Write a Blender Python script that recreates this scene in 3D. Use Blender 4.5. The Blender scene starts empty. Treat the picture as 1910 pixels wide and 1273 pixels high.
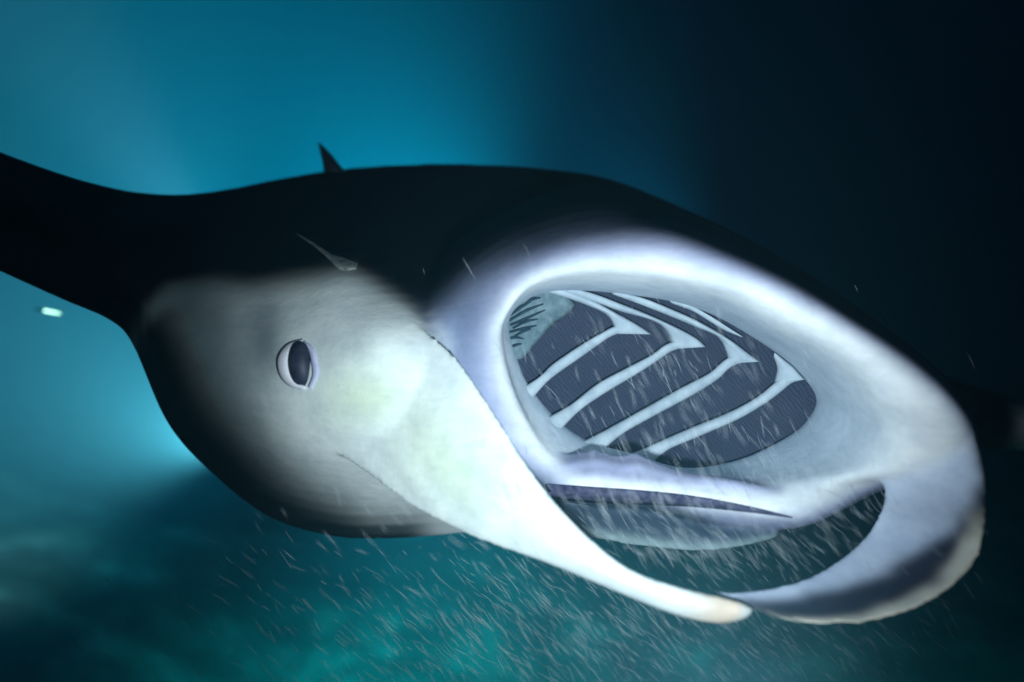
import bpy, bmesh, math, random
import numpy as np
from mathutils import Vector, kdtree
from mathutils.bvhtree import BVHTree

random.seed(7); np.random.seed(7)
sc = bpy.context.scene
COL = sc.collection
F = 1273.33                                   # focal length in photo pixels (24 mm on 36 mm, 1910 px wide)

def P(px, py, d):
    """a point seen at photo pixel (px, py), d metres in front of the lens"""
    return np.array(((px - 955.0) / F * d, d, -(py - 636.5) / F * d))

# ------------------------------------------------------------------ camera
cam = bpy.data.cameras.new('camera')
cam_ob = bpy.data.objects.new('camera', cam); COL.objects.link(cam_ob)
cam.lens = 24; cam.sensor_width = 36
cam.clip_start = 0.05; cam.clip_end = 500
cam_ob.location = (0, 0, 0)
cam_ob.rotation_euler = (math.radians(90), 0, 0)
cam.dof.use_dof = True
cam.dof.focus_distance = 1.80
cam.dof.aperture_fstop = 0.5
sc.camera = cam_ob

# ------------------------------------------------------------------ world: night sea
w = bpy.data.worlds.new('World'); sc.world = w; w.use_nodes = True
bg = w.node_tree.nodes['Background']
bg.inputs[0].default_value = (0.0006, 0.0030, 0.0075, 1)
bg.inputs[1].default_value = 1.0

# ------------------------------------------------------------------ lamps
def lamp(name, kind, loc, energy, color, target=None, size=60, blend=0.5, radius=0.05):
    l = bpy.data.lights.new(name, kind); l.energy = energy; l.color = color
    l.shadow_soft_size = radius
    o = bpy.data.objects.new(name, l); COL.objects.link(o); o.location = loc
    if kind == 'SPOT':
        l.spot_size = math.radians(size); l.spot_blend = blend
        v = Vector(target) - Vector(loc)
        o.rotation_euler = v.to_track_quat('-Z', 'Y').to_euler()
    return o

KEY = (0.15, 0.36, -0.28)
lamp('camera_video_light', 'SPOT', KEY, 160, (0.80, 0.94, 1.0), target=P(1080, 710, 1.6), size=92, blend=1.0, radius=0.05)
lamp('dive_lamp_light', 'SPOT', P(930, 620, 6.0), 8000, (0.0, 0.55, 0.70), target=P(-700, -500, 9.5), size=150, blend=1.0, radius=0.15)
lamp('added_fill_wide', 'SPOT', P(1330, 600, 6.6), 1000, (0.0, 0.48, 0.74), target=P(-700, -300, 8.5), size=140, blend=1.0, radius=0.15)  # added unseen fill, eases the glow off towards the right
lamp('dive_lamp_beam', 'SPOT', P(430, 560, 4.8), 2000, (0.06, 0.70, 0.82), target=P(200, 150, 5.2), size=84, blend=1.0)
lamp('dive_lamp_narrow_beam', 'SPOT', P(450, 560, 4.8), 1700, (0.75, 0.85, 0.88), target=P(215, 230, 4.8), size=34, blend=1.0)
lamp('dive_lamp_beam_low', 'SPOT', P(430, 835, 4.4), 3600, (0.32, 0.84, 0.86), target=P(0, 640, 5.0), size=112, blend=1.0, radius=0.08)
lamp('added_fill_floor', 'SPOT', P(760, 720, 5.4), 1700, (0.0, 0.60, 0.64), target=P(980, 1500, 5.8), size=140, blend=1.0, radius=0.1)  # added unseen fill, brightens the seabed and the water below

# ------------------------------------------------------------------ colour management, render
sc.view_settings.view_transform = 'Standard'
sc.view_settings.look = 'None'
sc.view_settings.exposure = 0.0
sc.view_settings.gamma = 1.0
try:
    sc.view_settings.use_curve_mapping = False
except Exception:
    pass
sc.cycles.use_denoising = True
sc.cycles.max_bounces = 5
sc.cycles.diffuse_bounces = 3
sc.cycles.volume_bounces = 1
sc.cycles.caustics_reflective = False
sc.cycles.caustics_refractive = False
sc.cycles.sample_clamp_indirect = 4.0

# ------------------------------------------------------------------ node helpers
def new_mat(name):
    m = bpy.data.materials.new(name); m.use_nodes = True
    nt = m.node_tree
    return m, nt, nt.nodes['Principled BSDF']

def noise(nt, scale, detail=6, rough=0.6, vec=None):
    n = nt.nodes.new('ShaderNodeTexNoise'); n.inputs['Scale'].default_value = scale
    n.inputs['Detail'].default_value = detail; n.inputs['Roughness'].default_value = rough
    if vec is not None: nt.links.new(vec, n.inputs['Vector'])
    return n

def ramp(nt, src, stops):
    r = nt.nodes.new('ShaderNodeValToRGB'); e = r.color_ramp.elements
    while len(e) < len(stops): e.new(0.5)
    for k, (p, c) in zip(e, stops): k.position = p; k.color = (*c, 1)
    nt.links.new(src, r.inputs[0]); return r

def bump(nt, bsdf, h, strength, dist, prev=None):
    b = nt.nodes.new('ShaderNodeBump'); b.inputs['Strength'].default_value = strength
    b.inputs['Distance'].default_value = dist
    nt.links.new(h, b.inputs['Height'])
    if prev is not None: nt.links.new(prev.outputs[0], b.inputs['Normal'])
    nt.links.new(b.outputs[0], bsdf.inputs['Normal']); return b

def coords(nt):
    return nt.nodes.new('ShaderNodeTexCoord').outputs['Object']

def mat_skin():
    m, nt, b = new_mat('manta_skin')
    co = coords(nt)
    at = nt.nodes.new('ShaderNodeAttribute'); at.attribute_name = 'pigment_and_shade'
    n1 = noise(nt, 5.0, 8, 0.65, co)
    mp = nt.nodes.new('ShaderNodeMapping'); mp.inputs['Scale'].default_value = (7, 16, 26)
    mp.inputs['Rotation'].default_value = (0, math.radians(35), 0)
    nt.links.new(co, mp.inputs['Vector'])
    n2 = noise(nt, 2.2, 6, 0.7, mp.outputs[0])
    r = ramp(nt, n1.outputs[0], [(0.30, (0.70, 0.73, 0.77)), (0.62, (1.0, 1.0, 1.0))])
    r2 = ramp(nt, n2.outputs[0], [(0.32, (0.89, 0.90, 0.93)), (0.60, (1.0, 1.0, 1.0))])
    mx = nt.nodes.new('ShaderNodeMix'); mx.data_type = 'RGBA'; mx.blend_type = 'MULTIPLY'
    mx.inputs[0].default_value = 1.0
    nt.links.new(at.outputs['Color'], mx.inputs[6]); nt.links.new(r.outputs[0], mx.inputs[7])
    mx2 = nt.nodes.new('ShaderNodeMix'); mx2.data_type = 'RGBA'; mx2.blend_type = 'MULTIPLY'
    mx2.inputs[0].default_value = 1.0
    nt.links.new(mx.outputs[2], mx2.inputs[6]); nt.links.new(r2.outputs[0], mx2.inputs[7])
    nt.links.new(mx2.outputs[2], b.inputs['Base Color'])
    b.inputs['Roughness'].default_value = 0.55
    b.inputs['Specular IOR Level'].default_value = 0.04
    p = bump(nt, b, n2.outputs[0], 0.08, 0.002)
    n3 = noise(nt, 14.0, 8, 0.68, co)
    q = bump(nt, b, n3.outputs[0], 0.22, 0.014, p)
    n4 = noise(nt, 110.0, 3, 0.6, co)
    bump(nt, b, n4.outputs[0], 0.12, 0.002, q)
    return m

def mat_plain(name, c0, c1, scale, rough=0.5, bs=0.3, bd=0.004, spec=0.05):
    m, nt, b = new_mat(name)
    co = coords(nt)
    n = noise(nt, scale, 6, 0.6, co)
    r = ramp(nt, n.outputs[0], [(0.3, c0), (0.7, c1)])
    nt.links.new(r.outputs[0], b.inputs['Base Color'])
    b.inputs['Roughness'].default_value = rough
    b.inputs['Specular IOR Level'].default_value = spec
    bump(nt, b, n.outputs[0], bs, bd)
    return m

def mat_gill():
    """dark gill filter plates: fine parallel filaments"""
    m, nt, b = new_mat('gill_filaments')
    co = coords(nt)
    mp = nt.nodes.new('ShaderNodeMapping'); mp.inputs['Rotation'].default_value = (0, math.radians(38), 0)
    nt.links.new(co, mp.inputs['Vector'])
    wv = nt.nodes.new('ShaderNodeTexWave'); wv.inputs['Scale'].default_value = 34
    wv.inputs['Distortion'].default_value = 7.0; wv.inputs['Detail'].default_value = 3
    nt.links.new(mp.outputs[0], wv.inputs['Vector'])
    n = noise(nt, 9, 8, 0.7, co)
    mx = nt.nodes.new('ShaderNodeMath'); mx.operation = 'MULTIPLY'
    nt.links.new(wv.outputs['Fac'], mx.inputs[0]); nt.links.new(n.outputs[0], mx.inputs[1])
    r = ramp(nt, mx.outputs[0], [(0.0, (0.028, 0.037, 0.062)), (0.7, (0.050, 0.064, 0.104))])
    nt.links.new(r.outputs[0], b.inputs['Base Color'])
    b.inputs['Roughness'].default_value = 0.6
    b.inputs['Specular IOR Level'].default_value = 0.03
    bump(nt, b, mx.outputs[0], 0.15, 0.002)
    return m

M_SKIN = mat_skin()
M_GILL = mat_gill()
M_ARCH = mat_plain('gill_arch_skin', (0.30, 0.38, 0.45), (0.46, 0.54, 0.60), 22, 0.5, 0.35, 0.004)
M_FLAP = mat_plain('gill_flap_skin', (0.07, 0.12, 0.15), (0.17, 0.25, 0.28), 30, 0.5, 0.4, 0.004)
M_RAKER = mat_plain('gill_raker_skin', (0.012, 0.03, 0.05), (0.03, 0.06, 0.085), 40, 0.5)
M_EYE = mat_plain('eye_dark', (0.010, 0.014, 0.030), (0.035, 0.045, 0.075), 30, 0.5, 0.1, 0.002, 0.2)
M_LID = mat_plain('eyelid_white', (0.66, 0.68, 0.78), (0.82, 0.83, 0.90), 30, 0.45, 0.2, 0.002)
M_LIDV = mat_plain('eyelid_violet', (0.42, 0.44, 0.66), (0.55, 0.56, 0.76), 30, 0.45, 0.2, 0.002)
M_DARK = mat_plain('dorsal_skin', (0.004, 0.006, 0.010), (0.012, 0.016, 0.024), 12, 0.5)
M_TOOTH = mat_plain('tooth_band_skin', (0.012, 0.015, 0.04), (0.09, 0.09, 0.16), 60, 0.6, 0.6, 0.006)
M_FOLD = mat_plain('fold_skin', (0.05, 0.07, 0.075), (0.30, 0.34, 0.33), 40, 0.5, 0.4, 0.003)

# ------------------------------------------------------------------ curve helpers
def crom(pts, n, closed=False):
    """Catmull-Rom resample of control points (k, c) to n points, even in chord length"""
    p = np.asarray(pts, float); k = len(p)
    q = np.vstack([p[-1], p, p[0], p[1]]) if closed else np.vstack([2 * p[0] - p[1], p, 2 * p[-1] - p[-2]])
    segs = k if closed else k - 1
    m = 24; out = []
    for i in range(segs):
        a, b, c, d = q[i], q[i + 1], q[i + 2], q[i + 3]
        for t in np.linspace(0, 1, m, endpoint=False):
            out.append(0.5 * (2 * b + (c - a) * t + (2 * a - 5 * b + 4 * c - d) * t * t + (3 * b - a - 3 * c + d) * t ** 3))
    out.append(p[0] if closed else p[-1])
    out = np.array(out)
    L = np.concatenate([[0], np.cumsum(np.linalg.norm(np.diff(out[:, :3], axis=0), axis=1))])
    s = np.linspace(0, L[-1], n + 1)[:-1] if closed else np.linspace(0, L[-1], n)
    return np.stack([np.interp(s, L, out[:, j]) for j in range(out.shape[1])], 1)

def crom_idx(pts, n, closed=False):
    """Catmull-Rom through the points, n samples per segment (keeps correspondence by index)"""
    p = np.asarray(pts, float); k = len(p)
    q = np.concatenate([p[-1:], p, p[:2]]) if closed else np.concatenate([2 * p[:1] - p[1:2], p, 2 * p[-1:] - p[-2:-1]])
    out = []
    for i in range(k if closed else k - 1):
        a, b, c, d = q[i], q[i + 1], q[i + 2], q[i + 3]
        for t in np.linspace(0, 1, n, endpoint=False):
            out.append(0.5 * (2 * b + (c - a) * t + (2 * a - 5 * b + 4 * c - d) * t * t + (3 * b - a - 3 * c + d) * t ** 3))
    if not closed: out.append(p[-1])
    return np.array(out)

def W(a):                                     # array of (px, py, d) -> world points
    a = np.asarray(a, float); d = a[..., 2]
    return np.stack([(a[..., 0] - 955) / F * d, d, -(a[..., 1] - 636.5) / F * d], -1)

def grid_faces(nu, nv, cu=False, cv=False, off=0):
    f = []
    for i in range(nu if cu else nu - 1):
        for j in range(nv if cv else nv - 1):
            a = i * nv + j; b = i * nv + (j + 1) % nv
            c = ((i + 1) % nu) * nv + (j + 1) % nv; d = ((i + 1) % nu) * nv + j
            f.append((off + a, off + b, off + c, off + d))
    return f

class Bag:
    def __init__(self): self.v = []; self.f = []; self.c = []; self.n = 0
    def add(self, verts, faces, cols=None):
        verts = np.asarray(verts, float)
        self.v.append(verts); self.f += [tuple(i + self.n for i in f) for f in faces]
        if cols is not None: self.c.append(np.asarray(cols, float))
        self.n += len(verts)
    def tube(self, grid, cols=None):
        """grid (sections, loop, 3): closed loops, capped at both ends"""
        nu, nv = grid.shape[:2]
        f = grid_faces(nu, nv, cv=True)
        v = np.concatenate([grid.reshape(-1, 3), [grid[0].mean(0)], [grid[-1].mean(0)]])
        a, b = nu * nv, nu * nv + 1
        for j in range(nv):
            f.append((a, (j + 1) % nv, j)); f.append((b, (nu - 1) * nv + j, (nu - 1) * nv + (j + 1) % nv))
        if cols is not None:
            cols = np.concatenate([cols.reshape(-1, 3), [cols[0].mean(0)], [cols[-1].mean(0)]])
        self.add(v, f, cols)
    def mesh(self, name):
        me = bpy.data.meshes.new(name)
        me.from_pydata(np.concatenate(self.v).tolist(), [], self.f); me.update()
        bm = bmesh.new(); bm.from_mesh(me); bmesh.ops.recalc_face_normals(bm, faces=bm.faces); bm.to_mesh(me); bm.free()
        me.polygons.foreach_set('use_smooth', [True] * len(me.polygons))
        return me

def link(name, me, mat, parent=None, label=None):
    o = bpy.data.objects.new(name, me); COL.objects.link(o)
    if mat: me.materials.append(mat)
    if parent: o.parent = parent
    if label: o['label'] = label
    return o

def px_of(v):                                 # world points -> photo pixels
    return 955 + v[:, 0] / v[:, 1] * F, 636.5 - v[:, 2] / v[:, 1] * F

def strip_grid(A, B, depth, bulge, back, n=40, m=7):
    """solid strip between two pixel curves, rounded towards the lens and backed"""
    a = crom(A, n); b = crom(B, n); rows = []
    for i in range(n):
        wpx = np.linalg.norm(a[i] - b[i]); k = min(1, wpx / 25.0) * 0.9 + 0.1
        loop = []
        for j in range(m):
            t = j / (m - 1); q = a[i] * (1 - t) + b[i] * t
            loop.append((q[0], q[1], depth(*q) - bulge * k * math.sin(math.pi * t) ** 0.7))
        for j in range(m - 2, 0, -1):
            t = j / (m - 1); q = a[i] * (1 - t) + b[i] * t
            loop.append((q[0], q[1], depth(*q) + back * math.sin(math.pi * t) ** 0.5))
        rows.append(loop)
    return W(np.array(rows))

# ================================================================== THE MANTA
manta = bpy.data.objects.new('manta_ray', None); COL.objects.link(manta)
manta['label'] = 'black and white manta ray with its mouth wide open'
manta['category'] = 'manta ray'

SRC = Bag()                                   # all the shells that fuse into one body
WHITE = np.array((0.70, 0.77, 0.76)); DARK = np.array((0.0035, 0.006, 0.010)); FLANK = np.array((0.010, 0.022, 0.030))
LAV = np.array((0.36, 0.39, 0.56)); VALLEY_SHADE = np.array((0.22, 0.27, 0.40)); GREEN = np.array((0.55, 0.66, 0.47)); GREY = np.array((0.028, 0.032, 0.055)); CREAM = np.array((0.85, 0.80, 0.66))
PEACH = np.array((0.86, 0.62, 0.42)); INNER = np.array((0.54, 0.64, 0.73))

# border between the black back and the white underside
BX = [-400, 200, 235, 265, 310, 400, 470, 560, 650, 710, 790, 840, 880, 950, 1050, 1150, 1250, 1350, 1450, 1550, 1650, 1750, 1830, 2100]
BY = [900, 760, 690, 600, 552, 538, 545, 528, 512, 545, 600, 560, 520, 474, 440, 422, 424, 452, 498, 562, 624, 690, 765, 900]
def sstep(x): x = np.clip(x, 0, 1); return x * x * (3 - 2 * x)
def counter(px, py, soft=34):
    return sstep((py - np.interp(px, BX, BY)) / (2 * soft) + 0.5)

# ---- trunk and right wing: stations (front control points top -> bottom), chord going back
ST = [
 ([(-420, 120, 2.10), (-420, 220, 2.00), (-420, 300, 2.10)], 0.55),
 ([(-260, 182, 2.08), (-260, 290, 1.92), (-260, 390, 2.03)], 0.75),
 ([(-100, 245, 2.06), (-100, 350, 1.88), (-100, 462, 2.00)], 0.9),
 ([(0, 283, 2.05), (0, 390, 1.86), (0, 508, 1.98)], 1.0),
 ([(120, 326, 2.08), (120, 440, 1.85), (120, 562, 1.96)], 1.1),
 ([(205, 349, 2.15), (205, 460, 1.86), (205, 540, 1.86), (205, 599, 1.95)], 1.15),
 ([(265, 359, 2.20), (265, 450, 1.95), (262, 560, 1.84), (248, 645, 1.98)], 1.2),
 ([(340, 362, 2.25), (340, 450, 2.02), (335, 600, 1.82), (325, 720, 1.86), (312, 790, 2.02)], 1.25),
 ([(425, 352, 2.30), (425, 440, 2.08), (420, 560, 1.84), (415, 700, 1.77), (405, 820, 1.86), (395, 884, 2.05)], 1.3),
 ([(525, 332, 2.40), (525, 430, 2.12), (530, 540, 1.84), (525, 680, 1.71), (515, 850, 1.79), (505, 968, 2.05)], 1.35),
 ([(625, 316, 2.45), (630, 410, 2.17), (640, 510, 1.84), (630, 650, 1.66), (635, 760, 1.655), (630, 850, 1.73), (625, 1003, 2.05)], 1.4),
 ([(720, 308, 2.45), (725, 400, 2.20), (735, 500, 1.92), (720, 615, 1.66), (725, 740, 1.625), (730, 850, 1.70), (725, 1006, 2.08)], 1.4),
 ([(820, 305, 2.45), (820, 400, 2.20), (830, 500, 1.95), (820, 630, 1.69), (825, 740, 1.66), (830, 850, 1.74), (825, 1000, 2.10)], 1.4),
 ([(920, 307, 2.45), (920, 400, 2.15), (915, 480, 1.92), (905, 600, 1.87), (910, 800, 1.92), (915, 985, 2.15)], 1.35),
 ([(1020, 314, 2.40), (1020, 390, 2.15), (1010, 450, 1.97), (1010, 560, 2.30), (1010, 850, 2.30), (1000, 955, 2.20)], 1.3),
 ([(1140, 334, 2.40), (1140, 400, 2.15), (1140, 450, 2.00), (1140, 560, 2.35), (1140, 850, 2.35), (1120, 950, 2.20)], 1.2),
 ([(1280, 390, 2.35), (1280, 430, 2.12), (1280, 480, 2.03), (1280, 600, 2.40), (1280, 850, 2.35), (1270, 945, 2.20)], 1.1),
 ([(1420, 458, 2.30), (1420, 490, 2.12), (1420, 540, 2.05), (1420, 640, 2.35), (1420, 800, 2.35), (1420, 920, 2.20)], 0.95),
 ([(1560, 545, 2.25), (1560, 590, 2.12), (1565, 660, 2.15), (1570, 760, 2.20), (1560, 880, 2.20)], 0.75),
 ([(1680, 635, 2.20), (1690, 700, 2.08), (1690, 780, 2.08), (1680, 860, 2.20)], 0.5),
 ([(1760, 725, 2.18), (1770, 780, 2.10), (1760, 840, 2.18)], 0.25),
]
NF, NB = 40, 16
secs = []
for front, chord in ST:
    fr = crom(front, NF)
    T, B = fr[0], fr[-1]; dm = 0.5 * (T[2] + B[2]); bk = []
    for j in range(1, NB + 1):
        t = j / (NB + 1)
        q = B * (1 - t) + T * t
        ny = 0.5 * (T[1] + B[1]) - 0.22 * (B[1] - T[1]); s = math.sin(math.pi * t)
        bk.append((q[0], q[1] * (1 - 0.75 * s) + ny * 0.75 * s, q[2] + chord * s ** 0.8))
    secs.append(np.concatenate([fr, np.array(bk)]))
secs = crom_idx(np.array(secs), 6)
gp = W(secs)
k = counter(secs[..., 0], secs[..., 1])[..., None]
cols = DARK * (1 - k) + WHITE * k
# dark flank margin, widened by painted light falloff; grey and painted shade round the eye
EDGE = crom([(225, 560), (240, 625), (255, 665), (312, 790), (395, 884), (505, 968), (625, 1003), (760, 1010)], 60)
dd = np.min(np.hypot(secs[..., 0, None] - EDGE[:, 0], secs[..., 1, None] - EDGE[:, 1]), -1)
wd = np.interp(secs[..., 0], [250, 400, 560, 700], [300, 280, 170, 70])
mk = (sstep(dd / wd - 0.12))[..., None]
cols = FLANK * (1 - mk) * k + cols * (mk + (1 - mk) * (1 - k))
socket_shade = np.exp(-(((secs[..., 0] - 495) / 42) ** 2 + ((secs[..., 1] - 640) / 85) ** 2))[..., None] * 0.8  # eye socket: its grey tone plus painted shade
flank_falloff = (sstep((560 - secs[..., 0]) / 260) * 0.8)[..., None]  # painted light falloff, skin darkens towards the left
cols = cols * (1 - flank_falloff) + np.minimum(cols, np.array((0.10, 0.155, 0.175))) * flank_falloff
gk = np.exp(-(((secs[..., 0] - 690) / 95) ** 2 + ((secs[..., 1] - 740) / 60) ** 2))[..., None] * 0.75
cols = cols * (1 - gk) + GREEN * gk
cols = cols * (1 - socket_shade) + np.array((0.06, 0.09, 0.12)) * k * socket_shade + cols * socket_shade * (1 - k)
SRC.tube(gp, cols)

# ---- left wing, stretching back behind the head
lw = []
for cx, y0, y1, d, ch in [(1450, 560, 800, 2.35, .9), (1600, 610, 810, 2.4, .9), (1740, 690, 830, 2.45, .8), (1850, 730, 840, 2.5, .65), (1930, 755, 835, 2.55, .4), (2010, 775, 800, 2.6, .1)]:
    loop = []
    for j in range(20):
        a = 2 * math.pi * j / 20
        loop.append((cx, 0.5 * (y0 + y1) - 0.5 * (y1 - y0) * math.sin(a), d + ch * 0.5 * (1 - math.cos(a))))
    lw.append(loop)
lw = crom_idx(np.array(lw), 5)
k = sstep((lw[..., 0] - 1880) / 30)[..., None] * sstep((lw[..., 1] - 740) / 30)[..., None]
SRC.tube(W(lw), DARK * (1 - k) + WHITE * k)

# ---- tail: thin whip behind the trunk
tl = []
for i, (x, y, d, r) in enumerate([(760, 600, 3.2, .16), (770, 590, 3.7, .09), (785, 585, 4.2, .045), (800, 580, 4.9, .022), (820, 575, 5.6, .016)]):
    c = P(x, y, d); tl.append([c + r * np.array((math.cos(a), 0, math.sin(a))) for a in np.linspace(0, 2 * math.pi, 12, endpoint=False)])
tl = crom_idx(np.array(tl), 5)
SRC.tube(tl, np.tile(DARK, (*tl.shape[:2], 1)))

# ---- head ring: loops round the mouth, from trunk over the lip to the gill opening
HR = [  # back outer          outer              lip               wall              oval
 [(790, 620, 1.74), (850, 632, 1.70), (926, 640, 1.67), (944, 655, 1.76), (964, 672, 1.85)],
 [(800, 520, 1.90), (878, 538, 1.73), (937, 590, 1.66), (943, 592, 1.75), (950, 596, 1.85)],
 [(860, 440, 1.98), (930, 492, 1.72), (980, 532, 1.63), (988, 543, 1.73), (998, 551, 1.85)],
 [(960, 385, 2.05), (1010, 452, 1.71), (1050, 503, 1.60), (1062, 524, 1.71), (1075, 541, 1.85)],
 [(1080, 350, 2.08), (1115, 428, 1.69), (1145, 492, 1.57), (1156, 522, 1.68), (1164, 547, 1.85)],
 [(1200, 372, 2.08), (1235, 428, 1.67), (1262, 502, 1.54), (1262, 537, 1.66), (1261, 562, 1.84)],
 [(1320, 415, 2.05), (1352, 465, 1.64), (1382, 532, 1.50), (1362, 562, 1.63), (1335, 587, 1.84)],
 [(1440, 478, 2.00), (1470, 517, 1.61), (1490, 577, 1.47), (1450, 607, 1.61), (1408, 628, 1.84)],
 [(1560, 552, 1.96), (1585, 585, 1.58), (1595, 632, 1.44), (1535, 652, 1.59), (1466, 668, 1.84)],
 [(1670, 628, 1.92), (1692, 655, 1.55), (1685, 692, 1.43), (1590, 692, 1.58), (1507, 708, 1.84)],
 [(1755, 705, 1.90), (1778, 732, 1.53), (1765, 762, 1.43), (1630, 742, 1.57), (1529, 744, 1.84)],
 [(1805, 790, 1.88), (1822, 810, 1.54), (1790, 832, 1.46), (1650, 802, 1.57), (1521, 778, 1.84)],
 [(1780, 880, 1.90), (1790, 880, 1.60), (1740, 885, 1.52), (1620, 860, 1.58), (1486, 814, 1.84)],
 [(1640, 912, 1.90), (1645, 912, 1.68), (1610, 905, 1.61), (1535, 890, 1.61), (1402, 856, 1.84)],
 [(1470, 975, 1.90), (1500, 982, 1.66), (1475, 958, 1.58), (1420, 905, 1.64), (1317, 875, 1.84)],
 [(1330, 970, 1.90), (1345, 980, 1.70), (1315, 938, 1.61), (1290, 902, 1.66), (1253, 872, 1.83)],
 [(1200, 948, 1.90), (1195, 946, 1.72), (1192, 922, 1.64), (1190, 888, 1.68), (1190, 852, 1.82)],
 [(1070, 936, 1.80), (1080, 934, 1.70), (1080, 908, 1.66), (1086, 872, 1.70), (1100, 828, 1.83)],
 [(930, 895, 1.74), (962, 892, 1.66), (1014, 852, 1.68), (1024, 832, 1.72), (1040, 788, 1.84)],
 [(840, 760, 1.74), (880, 768, 1.68), (956, 746, 1.68), (966, 736, 1.76), (986, 722, 1.85)],
]
hr = []
for row in HR:
    r = [np.array(p, float) for p in row]
    if 2 <= len(hr) <= 11: r[1][2] = r[2][2] + 0.075; r[3][2] = r[2][2] + 0.09
    ctr = np.array((1240, 705, 0.0))
    o1 = r[4].copy(); o1[2] += 0.09
    o2 = r[4] + 0.10 * np.array((r[4][0] - ctr[0], r[4][1] - ctr[1], 0)); o2[2] = 2.06
    o3 = 0.5 * (o2 + r[0]); o3[2] = 2.14
    hr.append(r + [o1, o2, o3])
hr = np.array(hr)                              # (20 stations, 8 loops, 3)
hr = crom_idx(hr, 8, closed=True)              # smooth round the mouth
hr = np.swapaxes(crom_idx(np.swapaxes(hr, 0, 1), 7, closed=True), 0, 1)
nu, nv = hr.shape[:2]
loopv = np.tile(np.arange(nv) / 7.0, (nu, 1))
stat = np.tile((np.arange(nu) / 8.0)[:, None], (1, nv))
k = counter(hr[..., 0], hr[..., 1] - 14 * sstep((hr[..., 0] - 1300) / 200), 58)[..., None]
tint = sstep((loopv - 1.35) / 0.9)[..., None]    # lavender outside the lip, pale inside
base = LAV * (1 - tint) + np.array((0.72, 0.76, 0.78)) * tint
deep = sstep((loopv - 2.4) / 1.4)[..., None]
base = base * (1 - deep) + INNER * deep
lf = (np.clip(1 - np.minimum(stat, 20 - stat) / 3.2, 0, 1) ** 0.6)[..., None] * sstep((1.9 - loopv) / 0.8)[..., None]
base = base * (1 - lf) + VALLEY_SHADE * lf  # shade in the valley beside the near fin, painted into the skin
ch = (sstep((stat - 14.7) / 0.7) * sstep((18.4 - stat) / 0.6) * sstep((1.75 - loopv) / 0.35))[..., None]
base = base * (1 - ch) + np.array((0.050, 0.075, 0.115)) * ch  # chin shade painted into the skin colour
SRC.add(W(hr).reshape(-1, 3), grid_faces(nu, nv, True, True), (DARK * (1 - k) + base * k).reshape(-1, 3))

# ---- near cephalic fin: ridge edge, lower edge
NFIN = [((690, 560, 1.82), (560, 790, 1.84), .12), ((765, 596, 1.70), (612, 838, 1.735), .12), ((850, 664, 1.61), (690, 892, 1.67), .11),
        ((925, 772, 1.55), (775, 952, 1.61), .10), ((1000, 888, 1.50), (890, 1008, 1.56), .085), ((1080, 983, 1.46), (1010, 1050, 1.51), .07),
        ((1170, 1058, 1.43), (1130, 1098, 1.47), .055), ((1258, 1092, 1.42), (1240, 1143, 1.44), .05), ((1340, 1112, 1.42), (1325, 1165, 1.43), .045), ((1382, 1122, 1.425), (1370, 1163, 1.43), .036), ((1404, 1134, 1.43), (1400, 1152, 1.43), .02)]
rows = []; crow = []
for i, (a, b, th) in enumerate(NFIN):
    a = np.array(a, float); b = np.array(b, float); lp = []; cl = []
    for j in range(12):                        # outer face
        t = j / 11; q = a * (1 - t) + b * t
        q[2] -= (0.12 + 0.05 * min(i, 6)) * th * math.sin(math.pi * min(1, t * 1.0)) ** 0.8
        lp.append(q); cl.append(t)
    for j in range(10, 0, -1):                 # inner face, away from the lens
        t = j / 11; q = a * (1 - t) + b * t
        q[2] += th * math.sin(math.pi * t) ** 0.6 * (0.6 + 0.8 * (1 - t)); lp.append(q); cl.append(t)
    rows.append(lp); crow.append([(i / (len(NFIN) - 1), t) for t in cl])
rows = crom_idx(np.array(rows), 8); crow = crom_idx(np.array(crow), 8)
u, t = crow[..., 0:1], crow[..., 1:2]
rows[..., 2] += (0.006 * np.sin(t * 42 + u * 30) * np.exp(-((u - 0.26) / 0.09) ** 2 - ((t - 0.82) / 0.14) ** 2))[..., 0]
c = WHITE * np.ones_like(u)
gr = np.exp(-((t - 0.55) / 0.3) ** 2) * 0.7 * sstep((0.6 - u) / 0.3) * sstep((u - 0.1) / 0.2)
c = c * (1 - gr) + GREEN * gr
pe = sstep((u - 0.70) / 0.12) * sstep((0.98 - u) / 0.1) * 0.75
c = c * (1 - pe) + PEACH * pe
SRC.tube(W(rows), c)

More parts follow.
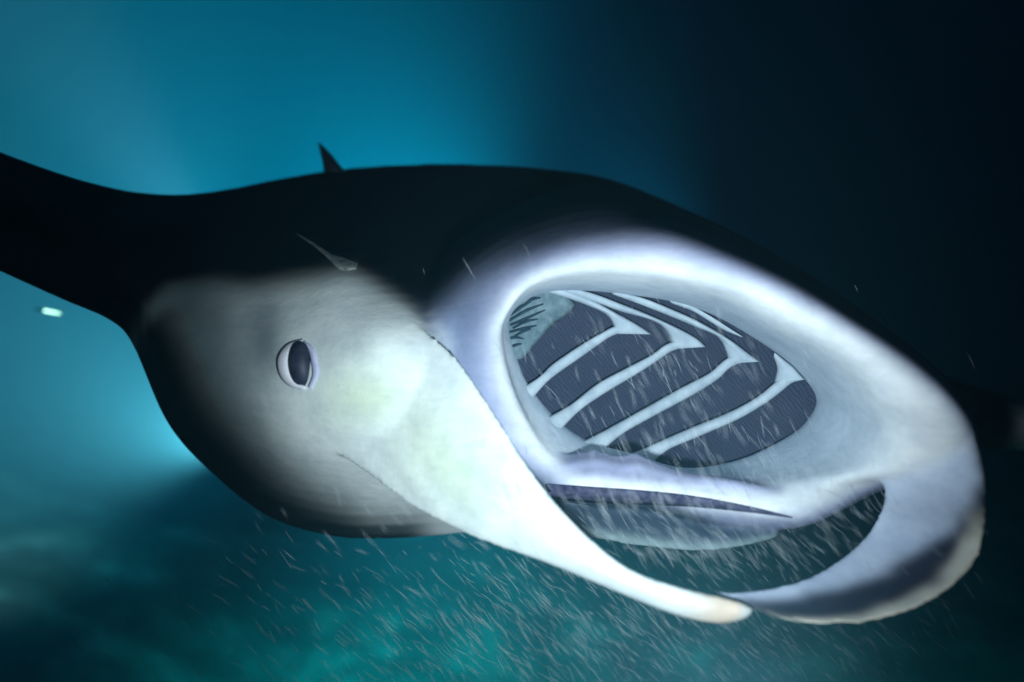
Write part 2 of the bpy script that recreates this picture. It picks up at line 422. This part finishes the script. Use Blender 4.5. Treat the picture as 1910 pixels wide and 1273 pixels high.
# ---- far cephalic fin, curling under the mouth
FFIN = [((1600, 650, 1.68), (1730, 700, 1.54), .06, .92), ((1600, 780, 1.70), (1810, 790, 1.465), .07, .92), ((1625, 868, 1.60), (1838, 872, 1.43), .07, .90), ((1647, 918, 1.58), (1842, 935, 1.42), .06, .84),
        ((1622, 985, 1.62), (1838, 1005, 1.45), .05, .60), ((1562, 1043, 1.58), (1812, 1066, 1.44), .045, .42), ((1490, 1082, 1.54), (1742, 1122, 1.43), .04, .30),
        ((1412, 1099, 1.51), (1645, 1158, 1.42), .036, .22), ((1362, 1103, 1.49), (1535, 1167, 1.42), .032, .20), ((1332, 1101, 1.48), (1452, 1155, 1.42), .028, .22), ((1316, 1098, 1.47), (1388, 1128, 1.43), .02, .3)]
rows = []; crow = []
for i, (a, b, th, vd) in enumerate(FFIN):
    a = np.array(a, float); b = np.array(b, float); lp = []; cl = []
    for j in range(14):
        t = j / 13; q = a * (1 - t) + b * t
        q[2] += 0.045 * math.sin(math.pi * t) * min(1, max(-.2, (i - 2) / 2)) - 0.012 * math.sin(math.pi * t) ** 0.3
        lp.append(q); cl.append((t, vd))
    for j in range(12, 0, -1):
        t = j / 13; q = a * (1 - t) + b * t
        q[2] += 0.045 * math.sin(math.pi * t) * min(1, max(-.2, (i - 2) / 2)) + th * math.sin(math.pi * t) ** 0.5
        lp.append(q); cl.append((t, vd))
    rows.append(lp); crow.append([(i / 10, t_, v_) for t_, v_ in cl])
rows = crom_idx(np.array(rows), 8); crow = crom_idx(np.array(crow), 8)
u, t, vd = crow[..., 0:1], crow[..., 1:2], crow[..., 2:3]
wob = 0.05 * np.sin(u * 37) + 0.03 * np.sin(u * 83 + 1)
dk = sstep((t - vd - wob * 0.6) / 0.14 + 0.3)
ce = sstep((t - 0.78 - wob * 0.5) / 0.08) * sstep((u - 0.30) / 0.12)
c = (LAV * 0.5 + INNER * 0.6) * (1 - dk) + GREY * dk
c = c * (1 - ce) + CREAM * ce
SRC.tube(W(rows), c)

# ---- throat folds under the jaw
tg = strip_grid([(1040, 930), (1200, 955), (1330, 980), (1445, 992)],
                [(1040, 1000), (1130, 1012), (1200, 1022), (1290, 1030), (1370, 1024), (1455, 1003)],
                lambda x, y: 1.84 - (x - 1050) * 0.0004 - (y - 960) * 0.0006, 0.012, 0.03, 40, 13)
tt = np.concatenate([np.linspace(0, 1, 13), np.linspace(1, 0, 13)[1:-1]])
ek = sstep((tt - 0.68) / 0.15)[None, :, None] * np.ones((40, 1, 1))
SRC.tube(tg, np.array((0.035, 0.055, 0.085)) * (1 - ek) + np.array((0.24, 0.33, 0.34)) * ek)  # dark upper part is painted chin shade, pale edge below

tg = strip_grid([(1000, 850), (1060, 846), (1110, 838), (1150, 850), (1183, 843), (1215, 858), (1270, 878), (1360, 890), (1450, 912)],
                [(1020, 905), (1070, 903), (1120, 902), (1160, 905), (1200, 908), (1240, 908), (1300, 910), (1370, 914), (1455, 922)],
                lambda x, y: 1.705 - (x - 1050) * 0.00012 - (y - 870) * 0.0006, 0.03, 0.04, 44, 13)
tt = np.concatenate([np.linspace(0, 1, 13), np.linspace(1, 0, 13)[1:-1]])[None, :, None]; uu = np.linspace(0, 1, 44)[:, None, None]
SRC.tube(tg, LAV * (0.72 + 0.42 * np.sin(tt * 15 + 3 * uu + np.sin(uu * 9)) * np.ones((44, 24, 1))))

# ---- fuse into one continuous skin
src = SRC.mesh('shells')
tmp = bpy.data.objects.new('shells', src); COL.objects.link(tmp)
md = tmp.modifiers.new('r', 'REMESH'); md.mode = 'VOXEL'; md.voxel_size = 0.007; md.adaptivity = 0.0
ms = tmp.modifiers.new('s', 'SMOOTH'); ms.factor = 0.5; ms.iterations = 16
dg = bpy.context.evaluated_depsgraph_get()
body_me = bpy.data.meshes.new_from_object(tmp.evaluated_get(dg), depsgraph=dg)
body_me.name = 'body'; bpy.data.objects.remove(tmp)
sv = np.concatenate(SRC.v); scol = np.concatenate(SRC.c)
kd = kdtree.KDTree(len(sv))
for i, v in enumerate(sv): kd.insert(v, i)
kd.balance()
nvx = len(body_me.vertices)
co = np.empty(nvx * 3); body_me.vertices.foreach_get('co', co); co = co.reshape(-1, 3)
pc = np.ones((nvx, 4), np.float32)
for i in range(nvx):
    r = kd.find_n(co[i], 3)
    ws = [1 / (x[2] + 1e-3) for x in r]; s = sum(ws)
    pc[i, :3] = sum(scol[x[1]] * wt for x, wt in zip(r, ws)) / s
ed = np.empty(len(body_me.edges) * 2, np.int32); body_me.edges.foreach_get('vertices', ed); ed = ed.reshape(-1, 2)
deg = np.bincount(ed.reshape(-1), minlength=nvx)[:, None] + 1.0
for _ in range(6):
    acc = pc[:, :3].astype(float)
    for ch in range(3):
        acc[:, ch] += np.bincount(ed[:, 0], pc[ed[:, 1], ch], nvx) + np.bincount(ed[:, 1], pc[ed[:, 0], ch], nvx)
    pc[:, :3] = acc / deg
at = body_me.attributes.new('pigment_and_shade', 'FLOAT_COLOR', 'POINT')
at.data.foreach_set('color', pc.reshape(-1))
body_me.polygons.foreach_set('use_smooth', [True] * len(body_me.polygons))
print('body verts', nvx)
body_me.materials.clear()
body = link('body', body_me, M_SKIN, manta)
bvh = BVHTree.FromPolygons([tuple(c) for c in co], [tuple(p.vertices) for p in body_me.polygons])
def skin_depth(px, py, fallback=1.75):
    d = P(px, py, 1.0); n = np.linalg.norm(d)
    h = bvh.ray_cast(Vector((0, 0, 0)), Vector(d / n))
    return h[0].y if h[0] is not None else fallback

# ---- gill chamber, arches
CX, CY, AX, AY, TH = 1240, 708, 305, 165, math.radians(24)
def gill_depth(x, y):
    dx, dy = x - CX, y - CY
    a = dx * math.cos(TH) + dy * math.sin(TH); b = -dx * math.sin(TH) + dy * math.cos(TH)
    r2 = min(1.3, (a / AX) ** 2 + (b / AY) ** 2)
    return 1.845 + 0.10 * (1 - r2)
bag = Bag(); rows = []
for rr in np.linspace(0.0, 1.22, 26):
    row = []
    for a in np.linspace(0, 2 * math.pi, 72, endpoint=False):
        lx, ly = AX * rr * math.cos(a), AY * rr * math.sin(a)
        x = CX + lx * math.cos(TH) - ly * math.sin(TH); y = CY + lx * math.sin(TH) + ly * math.cos(TH)
        row.append((x, y, gill_depth(x, y) + 0.026))
    rows.append(row)
g = W(np.array(rows)); g2 = g.copy(); g2[..., 1] += 0.03
bag.add(g.reshape(-1, 3), grid_faces(26, 72, cv=True)); bag.add(g2.reshape(-1, 3), grid_faces(26, 72, cv=True))
link('gill_filaments', bag.mesh('gill_filaments'), M_GILL, manta, 'dark blue filaments behind the pale gill arches')

def Z(l): return [(850 + 0.4242 * x, 420 + 0.4242 * y) for x, y in l]
ARCH = [
 ((Z([(290, 725), (360, 665), (430, 600), (560, 512), (640, 468), (700, 440), (775, 450), (862, 481)]),
   Z([(325, 770), (385, 718), (440, 668), (560, 585), (670, 505), (740, 475), (800, 470), (862, 481)])),
  (Z([(390, 262), (500, 290), (610, 335), (720, 395), (800, 440), (862, 481)]),
   Z([(390, 292), (480, 318), (590, 358), (660, 392), (690, 430), (700, 478)]))),
 ((Z([(415, 850), (500, 785), (620, 690), (750, 620), (850, 570), (925, 520), (1000, 505), (1100, 536)]),
   Z([(455, 895), (540, 830), (640, 760), (780, 675), (880, 610), (950, 560), (1030, 535), (1100, 536)])),
  (Z([(470, 268), (600, 300), (730, 348), (850, 395), (980, 455), (1060, 500), (1100, 536)]),
   Z([(470, 290), (590, 330), (720, 378), (850, 415), (915, 450), (945, 500), (960, 545)]))),
 ((Z([(555, 965), (680, 880), (840, 790), (1000, 700), (1110, 645), (1180, 590), (1240, 570), (1335, 601)]),
   Z([(620, 995), (740, 925), (880, 845), (1050, 755), (1150, 690), (1210, 630), (1270, 605), (1335, 601)])),
  (Z([(690, 290), (820, 320), (960, 375), (1080, 430), (1200, 500), (1280, 560), (1335, 601)]),
   Z([(690, 305), (800, 345), (940, 400), (1060, 450), (1150, 490), (1185, 545), (1200, 610)]))),
 ((Z([(770, 1020), (880, 950), (1040, 880), (1200, 815), (1320, 750), (1400, 690), (1450, 655), (1532, 678)]),
   Z([(840, 1055), (930, 1000), (1080, 935), (1240, 865), (1360, 795), (1440, 730), (1480, 695), (1532, 680)])),
  (Z([(1402, 560), (1440, 590), (1480, 622), (1510, 655), (1532, 678)]),
   Z([(1398, 580), (1410, 610), (1412, 640), (1405, 670), (1400, 700)]))),
]
for lo, up in ARCH:
    b = Bag()
    a0, b0, a1, b1 = (np.array(q) for q in (lo[0][0], lo[1][0], lo[0][1], lo[1][1]))
    dv = 0.5 * (a0 + b0 - a1 - b1); dv /= np.linalg.norm(dv); wv_ = a0 - b0
    lo = ([tuple(a0 + dv * 42 + wv_ * 1.1), tuple(a0 + dv * 16 + wv_ * 0.35)] + lo[0][1:], [tuple(b0 + dv * 42 - wv_ * 1.1), tuple(b0 + dv * 16 - wv_ * 0.35)] + lo[1][1:])
    la, lb = crom(lo[0], 44), crom(lo[1], 44); mid = 0.5 * (la + lb)
    kw = np.interp(np.linspace(0, 1, 44), [0, .14, .25, .75, .9, 1], [1, .95, .76, .72, .9, 1])[:, None]
    b.tube(strip_grid(mid + (la - mid) * kw, mid + (lb - mid) * kw, gill_depth, 0.012, 0.018, 44, 9))
    b.tube(strip_grid(up[0], up[1], lambda x, y: gill_depth(x, y) + 0.002, 0.013, 0.020, 36, 9))
    link('gill_arch', b.mesh('gill_arch'), M_ARCH, manta)
b = Bag()
b.tube(strip_grid(Z([(930, 322), (1030, 352), (1120, 400), (1210, 458), (1260, 490)]), Z([(950, 345), (1040, 378), (1110, 420), (1180, 462), (1260, 494)]), gill_depth, 0.010, 0.015, 30, 7))
link('gill_arch', b.mesh('gill_arch'), M_ARCH, manta)

# broad flap with wrinkled rakers at the mouth corner
b = Bag()
b.tube(strip_grid(Z([(235, 590), (215, 520), (220, 440), (260, 360), (320, 310), (400, 280), (450, 292)]),
                  Z([(290, 590), (335, 545), (380, 490), (440, 430), (505, 385), (525, 350), (470, 300)]), lambda x, y: gill_depth(x, y) + 0.018, 0.012, 0.02, 40, 9))
link('gill_flap', b.mesh('gill_flap'), M_FLAP, manta, 'grey green flap in the corner of the mouth')
for k_, (x0, y0, x1, y1) in enumerate([(232, 400, 330, 335), (236, 418, 385, 345), (240, 438, 392, 372), (250, 452, 360, 412), (232, 470, 355, 440), (258, 486, 330, 455), (225, 500, 300, 500), (236, 535, 290, 520), (300, 350, 372, 318)]):
    mx_, my_ = 0.5 * (x0 + x1), 0.5 * (y0 + y1) + random.uniform(-8, 8)
    b = Bag()
    b.tube(strip_grid(Z([(x0, y0), (mx_, my_ - 5), (x1, y1)]), Z([(x0 + 2, y0 + 7), (mx_ + 2, my_ + 7), (x1 + 3, y1 + 4)]), lambda x, y: gill_depth(x, y) + 0.002, 0.006, 0.012, 14, 5))
    link('gill_raker', b.mesh('gill_raker'), M_RAKER, manta)

# ---- tooth band on the lower jaw
b = Bag()
b.tube(strip_grid([(1020, 902), (1100, 908), (1200, 915), (1300, 926), (1400, 945), (1478, 964)],
                  [(1020, 930), (1100, 938), (1200, 942), (1300, 947), (1400, 957), (1478, 967)], lambda x, y: skin_depth(x, y, 1.66) - 0.001, 0.006, 0.012, 48, 7))
link('tooth_band', b.mesh('tooth_band'), M_TOOTH, manta, 'dark speckled tooth band along the lower jaw')

# ---- eye
ex, ey = 560, 681
d0 = skin_depth(ex, ey)
c0 = P(ex, ey, d0 + 0.006)
bm = bmesh.new(); bmesh.ops.create_uvsphere(bm, u_segments=32, v_segments=20, radius=1)
for v in bm.verts: v.co = Vector((v.co.x * 0.032 - v.co.z * 0.003 + 0.004 + c0[0], v.co.y * 0.032 + c0[1], v.co.z * 0.058 + c0[2]))
bm.normal_update()
me = bpy.data.meshes.new('eye'); bm.to_mesh(me); bm.free()
me.polygons.foreach_set('use_smooth', [True] * len(me.polygons))
eye = link('eye', me, M_EYE, manta, 'dark slit eye with a white crescent lid'); 
sd = lambda x, y: skin_depth(x, y) - 0.004
b = Bag(); b.tube(strip_grid([(564, 632), (535, 641), (516, 666), (519, 698), (538, 720), (566, 729)], [(566, 642), (552, 652), (544, 673), (546, 698), (557, 713), (572, 721)], sd, 0.014, 0.012, 30, 7))
link('eyelid', b.mesh('eyelid'), M_LID, eye)
b = Bag(); b.tube(strip_grid([(560, 642), (574, 652), (580, 676), (582, 700), (574, 722)], [(568, 636), (585, 650), (591, 674), (593, 700), (580, 727)], sd, 0.009, 0.012, 30, 7))
link('eyelid', b.mesh('eyelid'), M_LIDV, eye)

# ---- spiracle fold above the eye
b = Bag(); b.tube(strip_grid([(548, 432), (590, 455), (618, 472), (645, 478), (668, 490)], [(548, 434), (586, 461), (612, 484), (636, 506), (664, 504)], lambda x, y: skin_depth(x, y) + 0.003, 0.016, 0.02, 30, 7))
link('spiracle_fold', b.mesh('spiracle_fold'), M_FOLD, manta, 'pale skin fold on the black head above the eye')

# ---- small raised folds on the far inner cheek
for A_, B_ in (([(1572, 676), (1600, 662), (1632, 660)], [(1574, 681), (1602, 670), (1633, 666)]), ([(1612, 694), (1636, 698), (1658, 684)], [(1612, 700), (1638, 706), (1660, 690)])):
    b = Bag(); b.tube(strip_grid(A_, B_, lambda x, y: skin_depth(x, y) + 0.002, 0.007, 0.01, 16, 5))
    link('cheek_fold', b.mesh('cheek_fold'), M_LID, manta)

# ---- dorsal fin
td = 2.43; b = Bag(); rows = []
for (xa, xb, y, th) in [(604, 645, 322, .03), (602, 632, 306, .022), (598, 618, 288, .014), (594.5, 603, 273, .007), (593.5, 596, 266, .002)]:
    loop = []
    for j in range(12):
        a = 2 * math.pi * j / 12
        q = P(0.5 * (xa + xb) - 0.5 * (xb - xa) * math.cos(a), y, td); q[1] += th * math.sin(a); loop.append(q)
    rows.append(loop)
b.tube(crom_idx(np.array(rows), 4))
link('dorsal_fin', b.mesh('dorsal_fin'), M_DARK, manta, 'small pointed black fin on the back')

# ================================================================== seabed
def mat_seabed():
    m, nt, b = new_mat('seabed')
    co = coords(nt)
    n1 = noise(nt, 1.0, 9, 0.7, co); n2 = noise(nt, 6, 6, 0.7, co)
    r = ramp(nt, n1.outputs[0], [(0.38, (0.015, 0.018, 0.016)), (0.52, (0.05, 0.055, 0.05)), (0.66, (0.18, 0.18, 0.16))])
    nt.links.new(r.outputs[0], b.inputs['Base Color']); b.inputs['Roughness'].default_value = 0.9
    bump(nt, b, n2.outputs[0], 0.8, 0.15)
    return m
N = 170
xs = np.linspace(-26, 26, N); ys = np.linspace(-6, 34, N)
X, Y = np.meshgrid(xs, ys)
Zs = -2.9 + 0 * X
rng = np.random.RandomState(3)
for s, amp in [(0.25, .5), (0.6, .32), (1.3, .18), (2.6, .09), (5, .04)]:
    for _ in range(5):
        a, p1 = rng.uniform(0, 2 * math.pi), rng.uniform(0, 6.28)
        Zs += amp / 2.2 * np.sin(s * (X * math.cos(a) + Y * math.sin(a)) * rng.uniform(.7, 1.4) + p1)
me = bpy.data.meshes.new('seabed')
me.from_pydata(np.stack([X, Y, Zs], -1).reshape(-1, 3).tolist(), [], grid_faces(N, N)); me.update()
me.polygons.foreach_set('use_smooth', [True] * len(me.polygons))
sb = link('seabed', me, mat_seabed()); sb['kind'] = 'structure'

# ================================================================== dive light far behind the wing
def mat_emit(name, c, s):
    m, nt, b = new_mat(name)
    b.inputs['Emission Color'].default_value = (*c, 1); b.inputs['Emission Strength'].default_value = s
    b.inputs['Base Color'].default_value = (*c, 1)
    return m
def torch(loc, direction, length, rad, label, emit, group=None):
    root = bpy.data.objects.new('dive_light', None); COL.objects.link(root)
    root.location = loc; root.rotation_euler = Vector(direction).to_track_quat('Z', 'Y').to_euler()
    root['label'] = label; root['category'] = 'dive light'
    def lathe(name, prof, mat):
        b = Bag(); b.tube(np.array([[(r * math.cos(a), r * math.sin(a), z) for a in np.linspace(0, 2 * math.pi, 16, endpoint=False)] for z, r in prof]))
        return link(name, b.mesh(name), mat, root)
    lathe('housing', [(-length, rad * .5), (-length * .97, rad * .6), (-length * .4, rad * .6), (-length * .3, rad * .95), (-.004, rad)], M_DARK)
    lathe('lens', [(-.002, rad * .92), (.006, rad * .9), (.05, rad * .8), (.075, rad * .5), (.08, rad * .1)], emit)
    return root
torch(P(84, 580, 2.9), (0.93, -0.2, -0.16), 0.05, 0.0065, 'small lit dive light glowing below the black wing', mat_emit('lit_lens', (0.45, 1.0, 0.72), 3.5))

# ================================================================== plankton
def mat_plankton():
    m, nt, b = new_mat('plankton_body')
    b.inputs['Base Color'].default_value = (0.55, 0.62, 0.66, 1); b.inputs['Roughness'].default_value = 0.5
    b.inputs['Alpha'].default_value = 0.32
    return m
b = Bag(); rnd = np.random.RandomState(11)
def krill(c, ln, r, ang, bend):
    d = np.array((math.cos(ang), rnd.uniform(-.3, .3), -math.sin(ang))); d /= np.linalg.norm(d)
    s = np.cross(d, (0, 1, 0)); s /= np.linalg.norm(s); t_ = np.cross(d, s)
    prof = [(-.5, .05), (-.25, .8), (.1, 1.0), (.35, .55), (.5, .05)]; v = []; f = []
    for z, q in prof:
        for a in range(4):
            an = a * math.pi / 2
            v.append(c + d * z * ln + s * bend * ln * (z * z - .1) + r * q * (s * math.cos(an) + t_ * math.sin(an)))
    for i in range(4):
        for a in range(4):
            f.append((i * 4 + a, i * 4 + (a + 1) % 4, (i + 1) * 4 + (a + 1) % 4, (i + 1) * 4 + a))
    b.add(np.array(v), f)
for _ in range(3400):
    z = rnd.rand()
    if z < 0.70: px, py = rnd.normal(1130, 330), rnd.normal(1190, 110)
    elif z < 0.94: px, py = rnd.normal(1350, 180), rnd.normal(1010, 90)
    elif z < 2: px, py = rnd.normal(1230, 170), rnd.normal(720, 110)
    else: px, py = rnd.uniform(500, 1910), rnd.uniform(300, 1270)
    d = rnd.uniform(1.25, 2.4)
    if py > 1040: d = rnd.uniform(1.5, 2.3)
    if py < 960: d = rnd.uniform(1.3, 1.8)
    ang = math.radians(rnd.normal(46 if py > 950 else 62, 9))
    ln = rnd.uniform(.016, .068); krill(P(px, py, d), ln, rnd.uniform(.0004, .0008), ang, rnd.uniform(-.3, .3))
pk = link('plankton', b.mesh('plankton'), mat_plankton())
pk['kind'] = 'stuff'; pk['label'] = 'swarm of pale plankton drifting in front of the mouth'; pk['category'] = 'plankton'

# ================================================================== water: the hazy sea all round
bm = bmesh.new(); bmesh.ops.create_cube(bm, size=1)
for v in bm.verts: v.co = Vector((v.co.x * 54, 14 + v.co.y * 44, 1.5 + v.co.z * 14))
me = bpy.data.meshes.new('haze'); bm.to_mesh(me); bm.free()
m = bpy.data.materials.new('sea_haze'); m.use_nodes = True; nt = m.node_tree
nt.nodes.clear()
out = nt.nodes.new('ShaderNodeOutputMaterial'); pv = nt.nodes.new('ShaderNodeVolumePrincipled')
pv.inputs['Color'].default_value = (0.16, 0.40, 0.52, 1)
pv.inputs['Density'].default_value = 0.05
pv.inputs['Anisotropy'].default_value = 0.35
nt.links.new(pv.outputs[0], out.inputs['Volume'])
try: m.cycles.volume_sampling = 'EQUIANGULAR'
except Exception: pass
hz = link('haze', me, m); hz['kind'] = 'stuff'
